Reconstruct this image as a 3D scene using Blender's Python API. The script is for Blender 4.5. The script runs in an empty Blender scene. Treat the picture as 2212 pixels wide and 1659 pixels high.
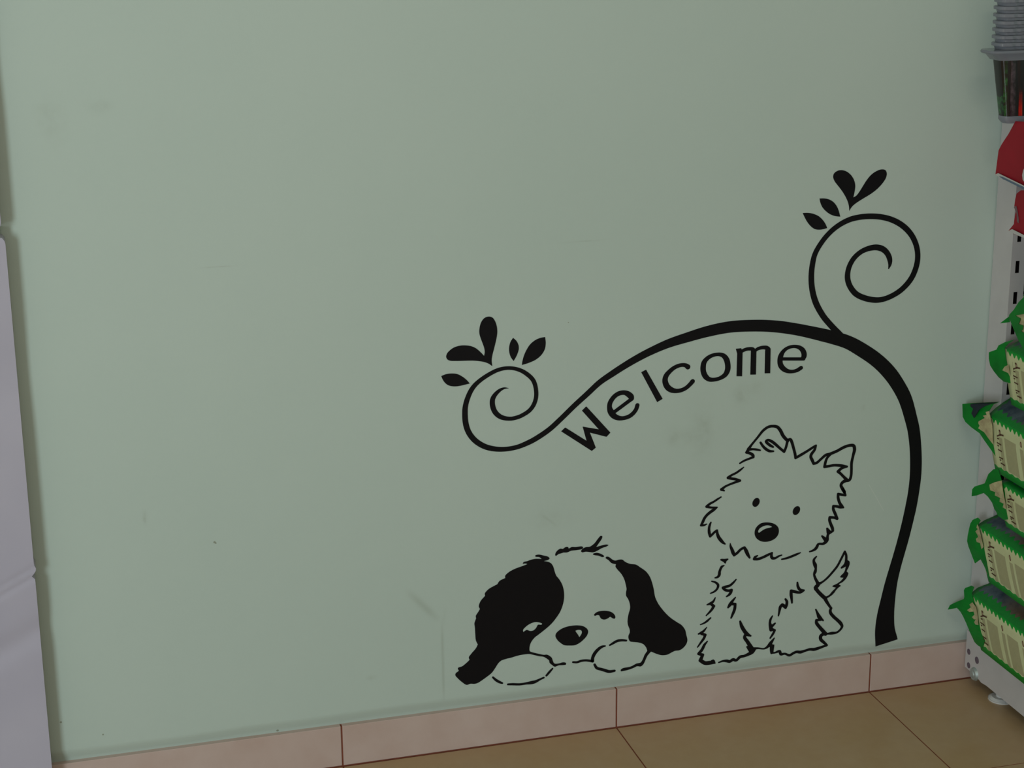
import bpy, bmesh, math, random
from mathutils import Vector, Matrix
from mathutils.geometry import tessellate_polygon

# ---------------------------------------------------------------- camera, world, lights, exposure
SC = bpy.context.scene
COL = SC.collection
yaw, pitch, roll = 0.27353072, -0.28657309, -0.00881855
fwd = Vector((math.sin(yaw)*math.cos(pitch), math.cos(yaw)*math.cos(pitch), math.sin(pitch)))
rt = Vector((math.cos(yaw), -math.sin(yaw), 0)); up = rt.cross(fwd)
rt2 = rt*math.cos(roll) + up*math.sin(roll); up2 = -rt*math.sin(roll) + up*math.cos(roll)
cd = bpy.data.cameras.new('camera'); cam = bpy.data.objects.new('camera', cd); COL.objects.link(cam)
cam.matrix_world = Matrix(((rt2.x, up2.x, -fwd.x, -0.88112), (rt2.y, up2.y, -fwd.y, -2.53102),
                           (rt2.z, up2.z, -fwd.z, 1.37110), (0, 0, 0, 1)))
cd.sensor_width = 36; cd.lens = 3931.3078/2212*36; cd.clip_start = 0.05
cd.dof.use_dof = False
SC.camera = cam

w = bpy.data.worlds.new('world'); SC.world = w; w.use_nodes = True
bg = w.node_tree.nodes['Background']
bg.inputs[0].default_value = (1.0, 0.965, 0.93, 1); bg.inputs[1].default_value = 0.52

def area(name, loc, target, sx, sy, power, col):
    l = bpy.data.lights.new(name, 'AREA'); l.shape = 'RECTANGLE'; l.size = sx; l.size_y = sy
    l.energy = power; l.color = col
    o = bpy.data.objects.new(name, l); COL.objects.link(o); o.location = loc
    o.rotation_euler = (Vector(target)-Vector(loc)).to_track_quat('-Z', 'Y').to_euler()
    return o
# daylight through the shop window, left of and behind the photographer
area('window_daylight', (-3.1, -3.7, 1.0), (-0.1, 0, 0.45), 0.8, 1.5, 65, (0.80, 0.95, 1.0))
# warm tube lamp under the ceiling
area('ceiling_tube', (-0.4, -1.9, 2.62), (-0.4, -1.6, 0.0), 1.2, 0.15, 9, (1.0, 0.90, 0.72))

SC.view_settings.view_transform = 'Standard'; SC.view_settings.look = 'None'
SC.view_settings.gamma = 1; SC.view_settings.use_curve_mapping = False
SC.view_settings.exposure = 0.0

# ---------------------------------------------------------------- material helpers
def lin(c):
    return tuple(((v/255)/12.92 if v/255 <= .04045 else ((v/255+.055)/1.055)**2.4) for v in c)
class N:
    """a node socket with arithmetic"""
    def __init__(s, nt, sock): s.nt = nt; s.k = sock
    def m(s, op, o=None, o2=None, clamp=False):
        n = s.nt.nodes.new('ShaderNodeMath'); n.operation = op; n.use_clamp = clamp
        s.nt.links.new(s.k, n.inputs[0])
        for i, v in ((1, o), (2, o2)):
            if v is None: continue
            if isinstance(v, N): s.nt.links.new(v.k, n.inputs[i])
            else: n.inputs[i].default_value = v
        return N(s.nt, n.outputs[0])
    def __add__(s, o): return s.m('ADD', o)
    def __sub__(s, o): return s.m('SUBTRACT', o)
    def __mul__(s, o): return s.m('MULTIPLY', o)
    def gt(s, o): return s.m('GREATER_THAN', o)
    def lt(s, o): return s.m('LESS_THAN', o)
    def mod(s, o): return s.m('FLOORED_MODULO', o)
    def clamp(s): return s.m('ADD', 0.0, clamp=True)
def newmat(name, rough=.6, spec=.4, metal=0.0, col=(.5, .5, .5)):
    m = bpy.data.materials.new(name); m.use_nodes = True
    b = m.node_tree.nodes['Principled BSDF']
    b.inputs['Base Color'].default_value = (*col, 1); b.inputs['Roughness'].default_value = rough
    b.inputs['Specular IOR Level'].default_value = spec; b.inputs['Metallic'].default_value = metal
    return m, m.node_tree, b
def noise(nt, vec, scale, detail=3, rough=.55):
    n = nt.nodes.new('ShaderNodeTexNoise'); n.inputs['Scale'].default_value = scale
    n.inputs['Detail'].default_value = detail; n.inputs['Roughness'].default_value = rough
    if vec is not None: nt.links.new(vec, n.inputs['Vector'])
    return N(nt, n.outputs['Fac'])
def mixc(nt, fac, a, b):
    n = nt.nodes.new('ShaderNodeMix'); n.data_type = 'RGBA'
    if isinstance(fac, N): nt.links.new(fac.k, n.inputs[0])
    else: n.inputs[0].default_value = fac
    for i, v in ((6, a), (7, b)):
        if isinstance(v, tuple): n.inputs[i].default_value = (*v[:3], 1)
        else: nt.links.new(v, n.inputs[i])
    return n.outputs[2]
def objco(nt, which='Object'):
    return nt.nodes.new('ShaderNodeTexCoord').outputs[which]
def sep(nt, vec):
    n = nt.nodes.new('ShaderNodeSeparateXYZ'); nt.links.new(vec, n.inputs[0])
    return [N(nt, o) for o in n.outputs]
def bump(nt, b, h, strength=.2, dist=.001):
    n = nt.nodes.new('ShaderNodeBump'); n.inputs['Strength'].default_value = strength; n.inputs['Distance'].default_value = dist
    nt.links.new(h.k, n.inputs['Height']); nt.links.new(n.outputs[0], b.inputs['Normal'])
def mottled(name, c1, c2, scale, rough=.6, spec=.4, bmp=0.0, bscale=400):
    m, nt, b = newmat(name, rough, spec)
    co = objco(nt); f = (noise(nt, co, scale)-.5)*2.2+.5
    nt.links.new(mixc(nt, f.clamp(), lin(c1), lin(c2)), b.inputs['Base Color'])
    if bmp: bump(nt, b, noise(nt, co, bscale, 2), bmp, .0006)
    return m

# ---------------------------------------------------------------- mesh helpers
def link(name, bm, mats, parent=None, smooth=False, recalc=True):
    if recalc: bmesh.ops.recalc_face_normals(bm, faces=bm.faces[:])
    me = bpy.data.meshes.new(name); bm.to_mesh(me); bm.free()
    for m in (mats if isinstance(mats, (list, tuple)) else [mats]): me.materials.append(m)
    if smooth:
        for p in me.polygons: p.use_smooth = True
        me.set_sharp_from_angle(angle=math.radians(38))
    o = bpy.data.objects.new(name, me); COL.objects.link(o)
    if parent: o.parent = parent; o.matrix_parent_inverse = Matrix.Translation(-parent.location)
    return o
def thing(name, label, cat, loc=(0, 0, 0), group=None):
    o = bpy.data.objects.new(name, None); COL.objects.link(o); o.location = loc; o.empty_display_size = .05
    o['label'] = label; o['category'] = cat
    if group: o['group'] = group
    return o
def tag(o, label, cat, group=None):
    o['label'] = label; o['category'] = cat
    if group: o['group'] = group
def struct(o): o['kind'] = 'structure'; return o
def box(bm, x0, x1, y0, y1, z0, z1, bevel=0, mi=0):
    vs = [bm.verts.new((x, y, z)) for x in (x0, x1) for y in (y0, y1) for z in (z0, z1)]
    fs = [bm.faces.new([vs[i] for i in f]) for f in ((0, 1, 3, 2), (4, 6, 7, 5), (0, 4, 5, 1), (2, 3, 7, 6), (0, 2, 6, 4), (1, 5, 7, 3))]
    for f in fs: f.material_index = mi
    if bevel:
        es = list({e for f in fs for e in f.edges})
        bmesh.ops.bevel(bm, geom=es, offset=bevel, segments=2, affect='EDGES', profile=.5)
def disc(bm, c, r0, r1, h, axis='z', n=28, mi=0):
    """frustum of height h along axis starting at c"""
    def P(a, r, t):
        u, v = r*math.cos(a), r*math.sin(a)
        return {'z': (c[0]+u, c[1]+v, c[2]+t), 'x': (c[0]+t, c[1]+u, c[2]+v), 'y': (c[0]+u, c[1]+t, c[2]+v)}[axis]
    A = [bm.verts.new(P(2*math.pi*i/n, r0, 0)) for i in range(n)]
    B = [bm.verts.new(P(2*math.pi*i/n, r1, h)) for i in range(n)]
    fs = [bm.faces.new(A), bm.faces.new(B)] + [bm.faces.new((A[i], A[(i+1) % n], B[(i+1) % n], B[i])) for i in range(n)]
    for f in fs: f.material_index = mi

# flat cut shapes on the wall: (x, z) in millimetres, front face towards -Y
def catmull(pts, closed, step=1.6):
    """pts tuples of any dimension; flag list marks corners"""
    n = len(pts); out = []
    P = [tuple(p) for p in pts]
    rng = range(n if closed else n-1)
    for i in rng:
        p1, p2 = P[i], P[(i+1) % n]
        p0 = P[i-1] if (closed or i > 0) else tuple(2*a-b for a, b in zip(p1, p2))
        p3 = P[(i+2) % n] if (closed or i+2 < n) else tuple(2*b-a for a, b in zip(p1, p2))
        d = lambda a, b: max(1e-3, math.hypot(a[0]-b[0], a[1]-b[1])**.5)
        t0 = 0; t1 = d(p0, p1); t2 = t1+d(p1, p2); t3 = t2+d(p2, p3)
        k = max(2, int(math.hypot(p1[0]-p2[0], p1[1]-p2[1])/step))
        for j in range(k):
            t = t1+(t2-t1)*j/k
            r = []
            for a, b, c, e in zip(p0, p1, p2, p3):
                A1 = a+(b-a)*(t-t0)/(t1-t0); A2 = b+(c-b)*(t-t1)/(t2-t1); A3 = c+(e-c)*(t-t2)/(t3-t2)
                B1 = A1+(A2-A1)*(t-t0)/(t2-t0); B2 = A2+(A3-A2)*(t-t1)/(t3-t1)
                r.append(B1+(B2-B1)*(t-t1)/(t2-t1))
            out.append(tuple(r))
    if not closed: out.append(P[-1])
    return out
def smooth_outline(pts):
    corners = [i for i, p in enumerate(pts) if len(p) > 2]
    xy = [p[:2] for p in pts]
    if not corners: return catmull(xy, True)
    out = []; n = len(pts)
    for a, c in enumerate(corners):
        e = corners[(a+1) % len(corners)]
        if e <= c: e += n
        out += catmull([xy[k % n] for k in range(c, e+1)], False)[:-1]
    return out
def round_poly(pts):
    out = []; n = len(pts)
    for i, (x, y, r) in enumerate(pts):
        if r < .3: out.append((x, y)); continue
        a = Vector(pts[i-1][:2])-Vector((x, y)); b = Vector(pts[(i+1) % n][:2])-Vector((x, y))
        ta = min(r, a.length*.49); tb = min(r, b.length*.49); a.normalize(); b.normalize()
        p = Vector((x, y))+a*ta; q = Vector((x, y))+b*tb; c = Vector((x, y))
        for k in range(6):
            t = k/5; v = p*(1-t)**2+c*2*t*(1-t)+q*t*t; out.append((v.x, v.y))
    return out
SHEET = .0005
def slab(bm, loops, y0=0.0, th=SHEET):
    """extruded polygon with holes, loops in mm"""
    pl = [[Vector((x/1000, z/1000, 0)) for x, z in lp] for lp in loops]
    tris = tessellate_polygon(pl)
    flat = [v for lp in pl for v in lp]
    F = [bm.verts.new((v.x, y0-th, v.y)) for v in flat]; Bk = [bm.verts.new((v.x, y0-.00005, v.y)) for v in flat]
    for t in tris:
        try: bm.faces.new([F[i] for i in t])
        except ValueError: pass
    o = 0
    for lp in pl:
        n = len(lp)
        for i in range(n):
            a, b = o+i, o+(i+1) % n
            bm.faces.new((F[a], F[b], Bk[b], Bk[a]))
        o += n
def ribbon(bm, pts, c0, c1, closed, y0=0.0, th=SHEET):
    P = catmull(pts, bool(closed))
    n = len(P); L = []; R = []
    for i, (x, z, wd) in enumerate(P):
        a = P[(i-1) % n] if (closed or i) else P[i]; b = P[(i+1) % n] if (closed or i < n-1) else P[i]
        dx, dz = b[0]-a[0], b[1]-a[1]; l = math.hypot(dx, dz) or 1; nx, nz = -dz/l, dx/l
        L.append((x+nx*wd/2, z+nz*wd/2)); R.append((x-nx*wd/2, z-nz*wd/2))
    V = lambda p, y: bm.verts.new((p[0]/1000, y, p[1]/1000))
    Lf = [V(p, y0-th) for p in L]; Rf = [V(p, y0-th) for p in R]; Lb = [V(p, y0-.00005) for p in L]; Rb = [V(p, y0-.00005) for p in R]
    for i in range(n if closed else n-1):
        j = (i+1) % n
        bm.faces.new((Lf[i], Lf[j], Rf[j], Rf[i])); bm.faces.new((Lf[i], Lb[i], Lb[j], Lf[j])); bm.faces.new((Rf[i], Rf[j], Rb[j], Rb[i]))
    for cap, k, sgn in ((c0, 0, -1), (c1, n-1, 1)):
        if closed or not cap: continue
        x, z, wd = P[k]; a, b = Vector(L[k]), Vector(R[k])
        d = Vector((P[k][0]-P[k-1][0], P[k][1]-P[k-1][1])) if k else Vector((P[0][0]-P[1][0], P[0][1]-P[1][1]))
        d.normalize(); arc = []
        for q in range(1, 8):
            t = math.pi*q/8; v = Vector((x, z))+(a-Vector((x, z)))*math.cos(t)+d*(wd/2*math.sin(t)); arc.append(v)
        fr = [Lf[k]]+[V(v, y0-th) for v in arc]+[Rf[k]]; bk = [Lb[k]]+[V(v, y0-.00005) for v in arc]+[Rb[k]]
        bm.faces.new(fr)
        for q in range(len(fr)-1): bm.faces.new((fr[q], fr[q+1], bk[q+1], bk[q]))
def shape(items, name, mat, parent, th=SHEET):
    bm = bmesh.new()
    for i, it in enumerate(items):
        t = th+.00003*(i % 5)
        if it[0] == 'S': ribbon(bm, it[1], it[2], it[3], it[4], th=t)
        elif it[0] == 'R': slab(bm, [round_poly(it[1])], th=t)
        else: slab(bm, [smooth_outline(l) for l in it[1:]], th=t)
    return link(name, bm, mat, parent)

# ---------------------------------------------------------------- traced shapes (millimetres on the wall)
BRANCH={
'stem':[('S',[(-176.5,590.5,0.3),(-183.4,591,2.8),(-190.3,588.4,4.9),(-197.2,582.6,6.5),(-201.4,575.9,7.7),(-202.2,569.6,8.1),(-200.9,561.5,8.1),(-197.1,553.4,7.9),(-188.8,546,7.3),(-175,542.1,6.3),(-164.1,543,6.4),(-155.7,545.6,6.4),(-143.5,552.7,6.6),(-136.3,562.7,6.8),(-133.1,577.2,6.6),(-137.3,598.3,6.7),(-149.7,611.7,6.5),(-161.6,618.5,5.9),(-175.3,621.9,5.6),(-190.7,620.9,6.1),(-207.6,614.3,6.4),(-224.7,603.5,6.8),(-233.1,594.7,7.4),(-239.4,583,7.8),(-243.9,568.7,8.2),(-244.9,556.7,8.6),(-243.7,539.8,8.8),(-239.1,525.7,8.7),(-229.7,512.6,8.7),(-216.8,502.8,8.5),(-203.6,497.4,8.2),(-185.4,494.4,7.5),(-164.5,495.7,7.4),(-144.6,501.8,8.2),(-132.3,507.4,8.4),(-112.3,519.3,8.4),(-92.2,535.9,8.4),(-72.1,553.7,8.5),(-52.1,570.1,8.8),(-32,586.8,9.2),(-11.8,598.9,10.3),(8.4,610.1,10.9),(27.5,619.6,11.6),(47.8,628.4,12.2),(78.3,639.1,13.9),(109,646.4,15.8),(143.9,653.5,17.7),(181.2,657.5,18.4),(228.4,655.7,18.8),(261.3,651.3,19),(293.4,644.3,18.9),(315,638.4,19.5),(336.8,632,20.6),(356.4,625.8,21.1),(380.7,616.6,21.5),(404.4,602.8,22.7),(434.3,581.4,23),(457.1,558.9,23.4),(473.8,536.4,23),(487.1,513.1,22.9),(499.5,478.4,21.6),(505.4,458.3,21.3),(510,431.6,20.8),(512.7,404.9,20.9),(513.4,378.3,20.7),(511.7,351.8,20.2),(508.3,325.4,20.6),(503.6,299,20.3),(498.1,272.6,20.3),(491.8,246.2,20.2),(485.2,219.7,20.8),(479.5,193,23),(475.7,165.9,26.6),(472.8,138.6,31.4),(472.9,110.8,36),(477.4,86.5,41)],0,0,0)],
'curl':[('S',[(377.2,621.7,6.3),(365.9,630.9,9.7),(355.7,640.9,9.8),(344.4,653,9.6),(336.3,662.8,9.6),(323.5,684,9.9),(316.5,704.6,9.6),(313.7,724.9,9.4),(314.4,744.8,9),(318.6,763.9,8.4),(330.7,783.5,8.2),(343.4,796.8,8.2),(357.8,806.8,8.4),(374.4,813.8,8.7),(390.3,816.6,8.8),(411.7,816.8,8.9),(433.3,813.5,8.9),(451.4,807.1,9.1),(468.8,796.3,9.2),(482.7,781.9,9),(491.9,764.4,8.9),(495.2,747.8,9.1),(493.8,731.8,9.3),(486.1,712.6,9.5),(471.3,696.5,9.1),(454.4,686.8,8.7),(438,682.1,8.7),(425.2,681.9,9.1),(407.6,686.1,9.3),(390.9,694.6,9.2),(380,707.9,9.2),(375.4,721.5,9.2),(377,737.5,8.6),(385.1,752.2,8.3),(399.4,762.8,8.1),(419.6,767,9.2),(432.7,763.8,9.4),(441.6,756.3,8.9),(446.8,745.7,8.4),(447.4,737.6,5.5),(445.4,730.5,1.1)],0,0,0)],
'leaf#0':[('O',[(-280.3,618.4,1),(-273.3,620.7),(-264.6,621.1),(-255.9,619.5),(-248.3,615.1),(-241.6,609.2),(-236.7,603.1,1),(-244.6,601.9),(-252.4,600.7),(-260.1,600.7),(-267.8,602.4),(-273.1,605.8),(-277.3,611.3)])],
'leaf#1':[('O',[(-201.6,627.2,1),(-207.4,631.6),(-214.1,634.6),(-221.8,636.6),(-231.5,638.2),(-243.1,639),(-257.5,639.9),(-266.1,641),(-270.4,643.3),(-272.2,647.3),(-270.7,652.5),(-265.8,657.4),(-259.1,661.2),(-250.4,662.9),(-241.7,662.5),(-233.1,660.5),(-226.4,656.8),(-219.7,650.6),(-214,644.1,1),(-212.9,650.1),(-213.8,656.9),(-216.1,663.9),(-218.9,671.9),(-220.8,679.8),(-220.2,688.4),(-217.6,696.4),(-212.7,702.2),(-206.4,704),(-200.7,702.2),(-196.9,697.1),(-194.1,689.2),(-193.2,680.4),(-194.1,671.8),(-196.3,662.3),(-198.8,652.8),(-201.2,644.2),(-202.4,636.6)])],
'leaf#2':[('O',[(-168.7,668.2,1),(-164.1,663.6),(-160.8,657.4),(-160.1,650.6),(-161.9,643.9),(-164.8,637.8),(-168.3,632.3,1),(-172.2,637.9),(-174.6,644.9),(-175.2,651.8),(-173.9,659.5),(-171.8,664.2)])],
'leaf#3':[('O',[(-118.8,665.5,1),(-117.9,656.9),(-118.9,648.1),(-122.1,641.5),(-127.5,635.6),(-134.9,630.8),(-144.8,627.3),(-155.4,624.9,1),(-154.6,630.5),(-152.1,639.1),(-148.1,647.6),(-142.7,655.5),(-134.8,661.6),(-126.9,664.6)])],
'leaf#4':[('O',[(373.2,827.7,1),(372.7,833.5),(370.4,841.5),(366.3,849.6),(359.5,859.7),(351.7,869),(346.1,876.1),(343.7,882.6),(345.1,887.8),(350.7,891.4),(357.5,892),(365.5,889.6),(373.2,883.8),(378.9,875.7),(381.4,867.3),(381,858.5),(379.1,848.3,1),(384.3,850.9),(389.3,857),(394.3,864.6),(400.2,873.6),(407.2,881.5),(415.5,886.9),(424.9,889.5),(431.4,888),(434.1,882.9),(433.1,876.1),(428.7,869),(420.1,860.2),(409.8,852.9),(397.3,846.3),(384.9,839.6),(377.7,834.1)])],
'leaf#5':[('O',[(322.3,850,1),(329.4,849.8),(337.9,847.8),(345.5,843.4),(351.1,837.2),(355.1,829.6),(358.5,819.4,1),(349.7,820.9),(341.1,824.4),(333.4,830),(327.3,836.7),(323.9,843.8)])],
'leaf#6':[('O',[(295,829.2,1),(304,828.8),(313.6,826.5),(322.2,822.3),(328.7,816.5),(333.8,809.8),(337.1,803,1),(331.5,801.7),(324.1,801.2),(316.7,802.5),(310.2,806.8),(303.6,814.1),(299.1,821.3)])],
}
LETTERS={
'w':[('R',[(-93.7,514.2,0.6),(-87.2,519.8,0.7),(-52.8,495,0),(-59.2,518.5,1),(-33.1,511.6,0),(-60.4,544.3,0.6),(-53.5,550.5,0.7),(-14.2,504.5,0.8),(-20.5,498.3,0.8),(-47.5,507.7,0),(-37.8,482.4,0.8),(-44.3,477.7,0.6)])],
'e1':[('S',[(29.4,544.6,6.9),(27.3,538.2,6.7),(22.4,532,6.7),(15.3,527.6,6.7),(6.1,525.9,6.5),(-2.1,527.2,7.9),(-9.3,531.6,9.3),(-13.9,538.5,9.9),(-15.9,545.2,7.9),(-15.3,551.7,7.7),(-12,557.9,7.5),(-6.5,563.5,7.3),(0.6,566.7,7.3),(8.8,566.7,7.5),(14.4,563.8,8.9),(19.1,559,9.1),(19.6,556.3,8.1)],1,1,0),('S',[(-8.3,537.2,5.7),(20.6,556,6.1)],0,1,0)],
'l':[('R',[(35,597.2,0.7),(42.9,600.5,0.7),(70.7,551.2,0.7),(61.8,546.7,0.5)])],
'c':[('S',[(111.5,599,8),(107.6,601.9,6.7),(101.9,603,6.1),(95.2,602.1,6.3),(88,599.2,6.7),(81.4,594.2,7.3),(76.3,588.6,8.2),(74.2,582.2,8.8),(75.2,575.6,9.2),(78.7,569.2,9.4),(84.5,564.6,8.8),(91.8,562.1,7.2),(100,562.2,6.6),(108.3,565,6.6),(114.9,570,6.8),(119.7,575,7.4)],1,1,0)],
'o':[('S',[(161.3,615.1,5.8),(169.7,612.4,7.2),(175.1,605.9,8.9),(177.7,596.5,9.1),(177.5,588.4,9.1),(174.2,581.6,8.1),(166.4,576.7,6.6),(156,574.7,6.2),(147.6,575.8,7.2),(141.2,580.9,8.7),(137.4,588.9,8.8),(136.7,596,9),(138.1,604,8.4),(142.7,609.6,7.2),(149.9,613.6,6.2)],0,0,1)],
'm':[('R',[(190.4,621.5,0.5),(199.5,621.8,0.6),(201.9,615,0.4),(202.2,576.1,0.5),(192.9,577,0.4),(192.9,613.7,0.3)]),('R',[(215.8,616.9,0.3),(216.1,577.5,0.4),(225.5,576.9,0.5),(225.1,617.1,0.3)]),('R',[(239.8,614.9,0.2),(240.2,577.6,0.4),(249.6,577,0.5),(249,616.7,0.4),(246.5,620.5,0.4)]),('S',[(197.1,614.4,4.1),(202.8,617.8,5.4),(208.5,619.5,5.4),(213.8,619.6,5.6),(218.6,618.7,6.2),(220.8,614.5,8.3)],0,0,0),('S',[(220.8,613.4,4.1),(226,617.9,5.2),(231.7,619.6,5.6),(238,619.8,6),(242.9,618.2,7.5),(244.6,614.5,8.7)],0,0,0)],
'e2':[('S',[(302,581.2,6.5),(296,578,6.3),(288.6,576.5,5.7),(280,577.6,6.5),(272.3,582,8.2),(267.3,588.1,8.8),(265.7,594.4,8.8),(266.4,602.5,8.8),(269.7,609.4,6.9),(274.9,614.2,5.8),(281.7,616.8,5.4),(290.2,617.1,5.4),(297.8,614.8,6.5),(303.1,610.5,8),(306.2,604.3,8.8),(306.2,599.2,8.8),(304.9,597,7.6)],1,1,0),('S',[(269.6,598.5,5.2),(306.1,595.4,5.3)],0,1,0)],
}
PUPPY={
'ear_patch':[('O',[(-122.5,304.5,1),(-116.3,302.9),(-110.8,299.7),(-107,293.7),(-104.8,285.6),(-102.1,277.9),(-97.7,271.7),(-93.3,263.8),(-90.3,254.4),(-89.1,244),(-89.8,233.9),(-92.3,224),(-96.1,215.3),(-101.7,206.9),(-108.3,199.1),(-115.5,192.6),(-124.3,186.3),(-132.1,181),(-136.5,178.2),(-141.5,173.2),(-145.1,166.8),(-146.5,160),(-146,155),(-143.8,153.3),(-135.5,149.9),(-122.3,145.3),(-117.9,145.1),(-113.4,142.3),(-109.6,138.3),(-108.1,133.5),(-105.1,127.9),(-97.9,127.1),(-91.2,128.1),(-86.2,126.5),(-86.2,123.6),(-91.2,123.4),(-97.9,124),(-104.8,122.4),(-108.5,125.4),(-113.5,130.8),(-114,134.3),(-117.9,138.3),(-123.4,142.2),(-130,144),(-138.9,147.3),(-146.6,150.1),(-155.4,150.5),(-165.2,149.9),(-176.2,147.9),(-185,146.8),(-192.7,145),(-197.6,141.1),(-202.6,133.7),(-208.7,125.9),(-217,120.1),(-224.7,115.4),(-231.3,111.9),(-236.7,111.1),(-243.2,112.2),(-249.2,111),(-256.2,116.3),(-263.6,124.3),(-267.3,129.9),(-266.7,133.3),(-261.5,136.6,1),(-263.1,141.4),(-261.1,142.8),(-256.8,143.4),(-250.3,147.6),(-243.9,153.1,1),(-245.2,157.2),(-240.3,164),(-233.7,171.1),(-230.3,177.5,1),(-233.3,184.7),(-234.1,195.6),(-234.7,208.1),(-235.2,213.9),(-232.4,222,1),(-232.9,226),(-229.6,231.2),(-226,236.9,1),(-227.8,241.1),(-225,249.7),(-217.4,258,1),(-217.9,261.7),(-211.9,268.3),(-197.6,274.9,1),(-194,280),(-184.7,283.7,1),(-184.9,287.3),(-178.2,293.2),(-167.3,297.7),(-156.5,300.4),(-148.7,302.6,1),(-151.1,304),(-156.5,304.6),(-154.3,306.9),(-148.9,307.6),(-143.4,309.2),(-135.8,309.9),(-125.5,308.5,1),(-129.3,312),(-135.8,313.7),(-135.8,315.6),(-130.4,316.4),(-122.8,314),(-115.1,310.9),(-112.8,307.8),(-115.2,305.9)],[(-156.2,188.8,1),(-156.9,192.4),(-152.8,197),(-146.2,201.2),(-137.5,203.5),(-130.9,202.3),(-125.2,199.1),(-126.5,197.5),(-132,198.3),(-135.3,193),(-139.7,189.5),(-145.2,189.3),(-150.7,191.8)])],
'ear':[('O',[(-20.9,298.1),(-18.7,299.9),(-14.8,298.6),(-10.3,294.6),(-4.7,291.5),(2,292.4),(7.6,291.6),(11,288.2),(20,283.1),(30.1,280.5),(36.9,275.4),(47.1,266.8),(53.5,257.4),(57.6,246.6),(60.6,234.7),(63,221.7),(68.3,209.5),(77.7,195.6),(89.3,182.4),(101,172.8),(109.1,166.5),(115.7,156.8),(117.3,149.6),(119.8,138.7),(117.9,131.9),(112.8,126),(106.5,122.7),(98.4,122.6),(92.7,120.5),(85.8,117.8),(76.6,117.9),(67.4,121.5),(57.5,126.9,1),(51.3,120.1),(48,112.9),(44.7,106.3),(40.1,103),(34.4,104.2),(26.4,101.7),(18.5,99.9),(10.5,99.2),(6.5,99.2),(6.5,102.1),(10.4,104.2),(23,105.1),(33.2,109.1),(40,109.9),(43.4,114.7),(46.7,122.5),(51.2,129,1),(49.4,134.5),(44.2,141.6),(36.2,145.6),(27.1,147.8),(21.4,149.6),(19,154.9),(18.8,159.6),(21,165.1),(20.6,170.4),(17.7,178.9),(17,186),(18.6,197.3),(21,206.3),(20.5,214.4),(17.8,222.8),(14.3,229),(13.9,234.8),(14.8,240.4),(13.6,247.4),(10.7,258),(5.6,267.8),(-1.2,276.5),(-4.1,281.4),(-3.3,285.3,1),(-6.9,286.3),(-11.4,288.5),(-15.8,293.6)])],
'nose':[('O',[(-103.4,175),(-102.3,179.5),(-96.7,184.5),(-87.9,188),(-76.8,189.3),(-65.6,188.5),(-56.7,185.6),(-51.1,180.9),(-49.1,176),(-51.1,169.3),(-56.6,163.1),(-63.3,158.2),(-71.1,155.2),(-80.1,155.8),(-89,157.6),(-94.5,161.8),(-100.1,167.7)],[(-70.6,180,1),(-65.6,181),(-60.6,179.2),(-59.5,175.1),(-61.7,170.7),(-63.9,168.1),(-65.6,171.8),(-68.4,176.2)])],
'eye':[('O',[(-39.3,203.6),(-34.3,207.5),(-26.5,208.4),(-17.5,207.2),(-10.7,204.5),(-5.6,199.8),(-3.6,194.4),(-5,192.3),(-7.8,193.2),(-12.4,196.7,1),(-16.3,194.3),(-22.4,193),(-28.1,195.8),(-30.9,201.3),(-34.3,202.3),(-38.2,201.3)])],
'forehead_fur':[('O',[(-103.5,311.8),(-103,315.6),(-98.6,320.7),(-94.2,322.2),(-91.5,321.2),(-86.5,323.8),(-82.4,323.3),(-81.6,320.8),(-76.7,322.7),(-70.1,321.9),(-60.2,321.9),(-58,320.5),(-59.1,317.8),(-69,316.7),(-77.8,316.6),(-84.4,314.6),(-90.4,315.1),(-94.2,314.1),(-98.6,313.4),(-101.9,311)]),('O',[(-61.3,314.1),(-58,318.2),(-52.5,319.9),(-47,319.8),(-39.3,324.5),(-33.8,331.2),(-28.9,336),(-26.3,334.8),(-27.2,331),(-31.6,324.7),(-36.5,318,1),(-28.2,319.5),(-19.4,320.3),(-16,319),(-19.3,317.1),(-27.1,315.2),(-34.8,311.6),(-41.4,309.8),(-48.1,311.2),(-53.6,312.3),(-59.6,311.9)]),('O',[(-42,306.8),(-37,308.4),(-31.5,307.1),(-24.8,303.1),(-23.1,300.7),(-25.9,299.9),(-32.5,303.1),(-39.2,304.8)])],
'mouth':[('S',[(-74.3,126.2,3.2),(-67.6,125.1,3.7),(-60.8,126.5,3.9),(-53,126.4,3.7),(-46.2,124.8,4.1),(-41.2,123.3,4.6)],1,1,0)],
'paw#1':[('S',[(-41.7,123.9,5.3),(-41.2,129.7,5.5),(-37.3,137.3,5.7),(-31.7,143,5.3),(-26.1,146.3,4.4),(-20.5,147,2.5)],1,1,0),('S',[(-12.6,147.4,2.8),(-7,150.2,4.1),(-0.2,153.1,4.4),(7.7,153.2,3.9),(15.1,151.7,3.2)],1,1,0),('S',[(-38.1,117,3.9),(-34.4,110.6,4.6),(-27,107.3,4.8),(-21.3,104.8,5.1),(-13.4,101.5,4.9),(-4.3,101.5,3.9)],1,1,0)],
'paw#2':[('S',[(-206.6,118.1,3.1),(-201.8,112.8,4),(-196.3,108.6,4.1),(-191.4,105.9,2.9)],1,1,0),('S',[(-182.1,102.5,3.2),(-175.5,101.8,3.8),(-162.3,99.8,3.8),(-152.4,99.9,3.9),(-142.4,100.2,5.7),(-136.9,100.9,5),(-129.1,103.9,3.4),(-123,105.9,3)],1,1,0),('S',[(-118.5,109,3.4),(-113.5,114.5,3.9),(-108.5,119.6,2.7)],1,1,0)],
}
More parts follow.
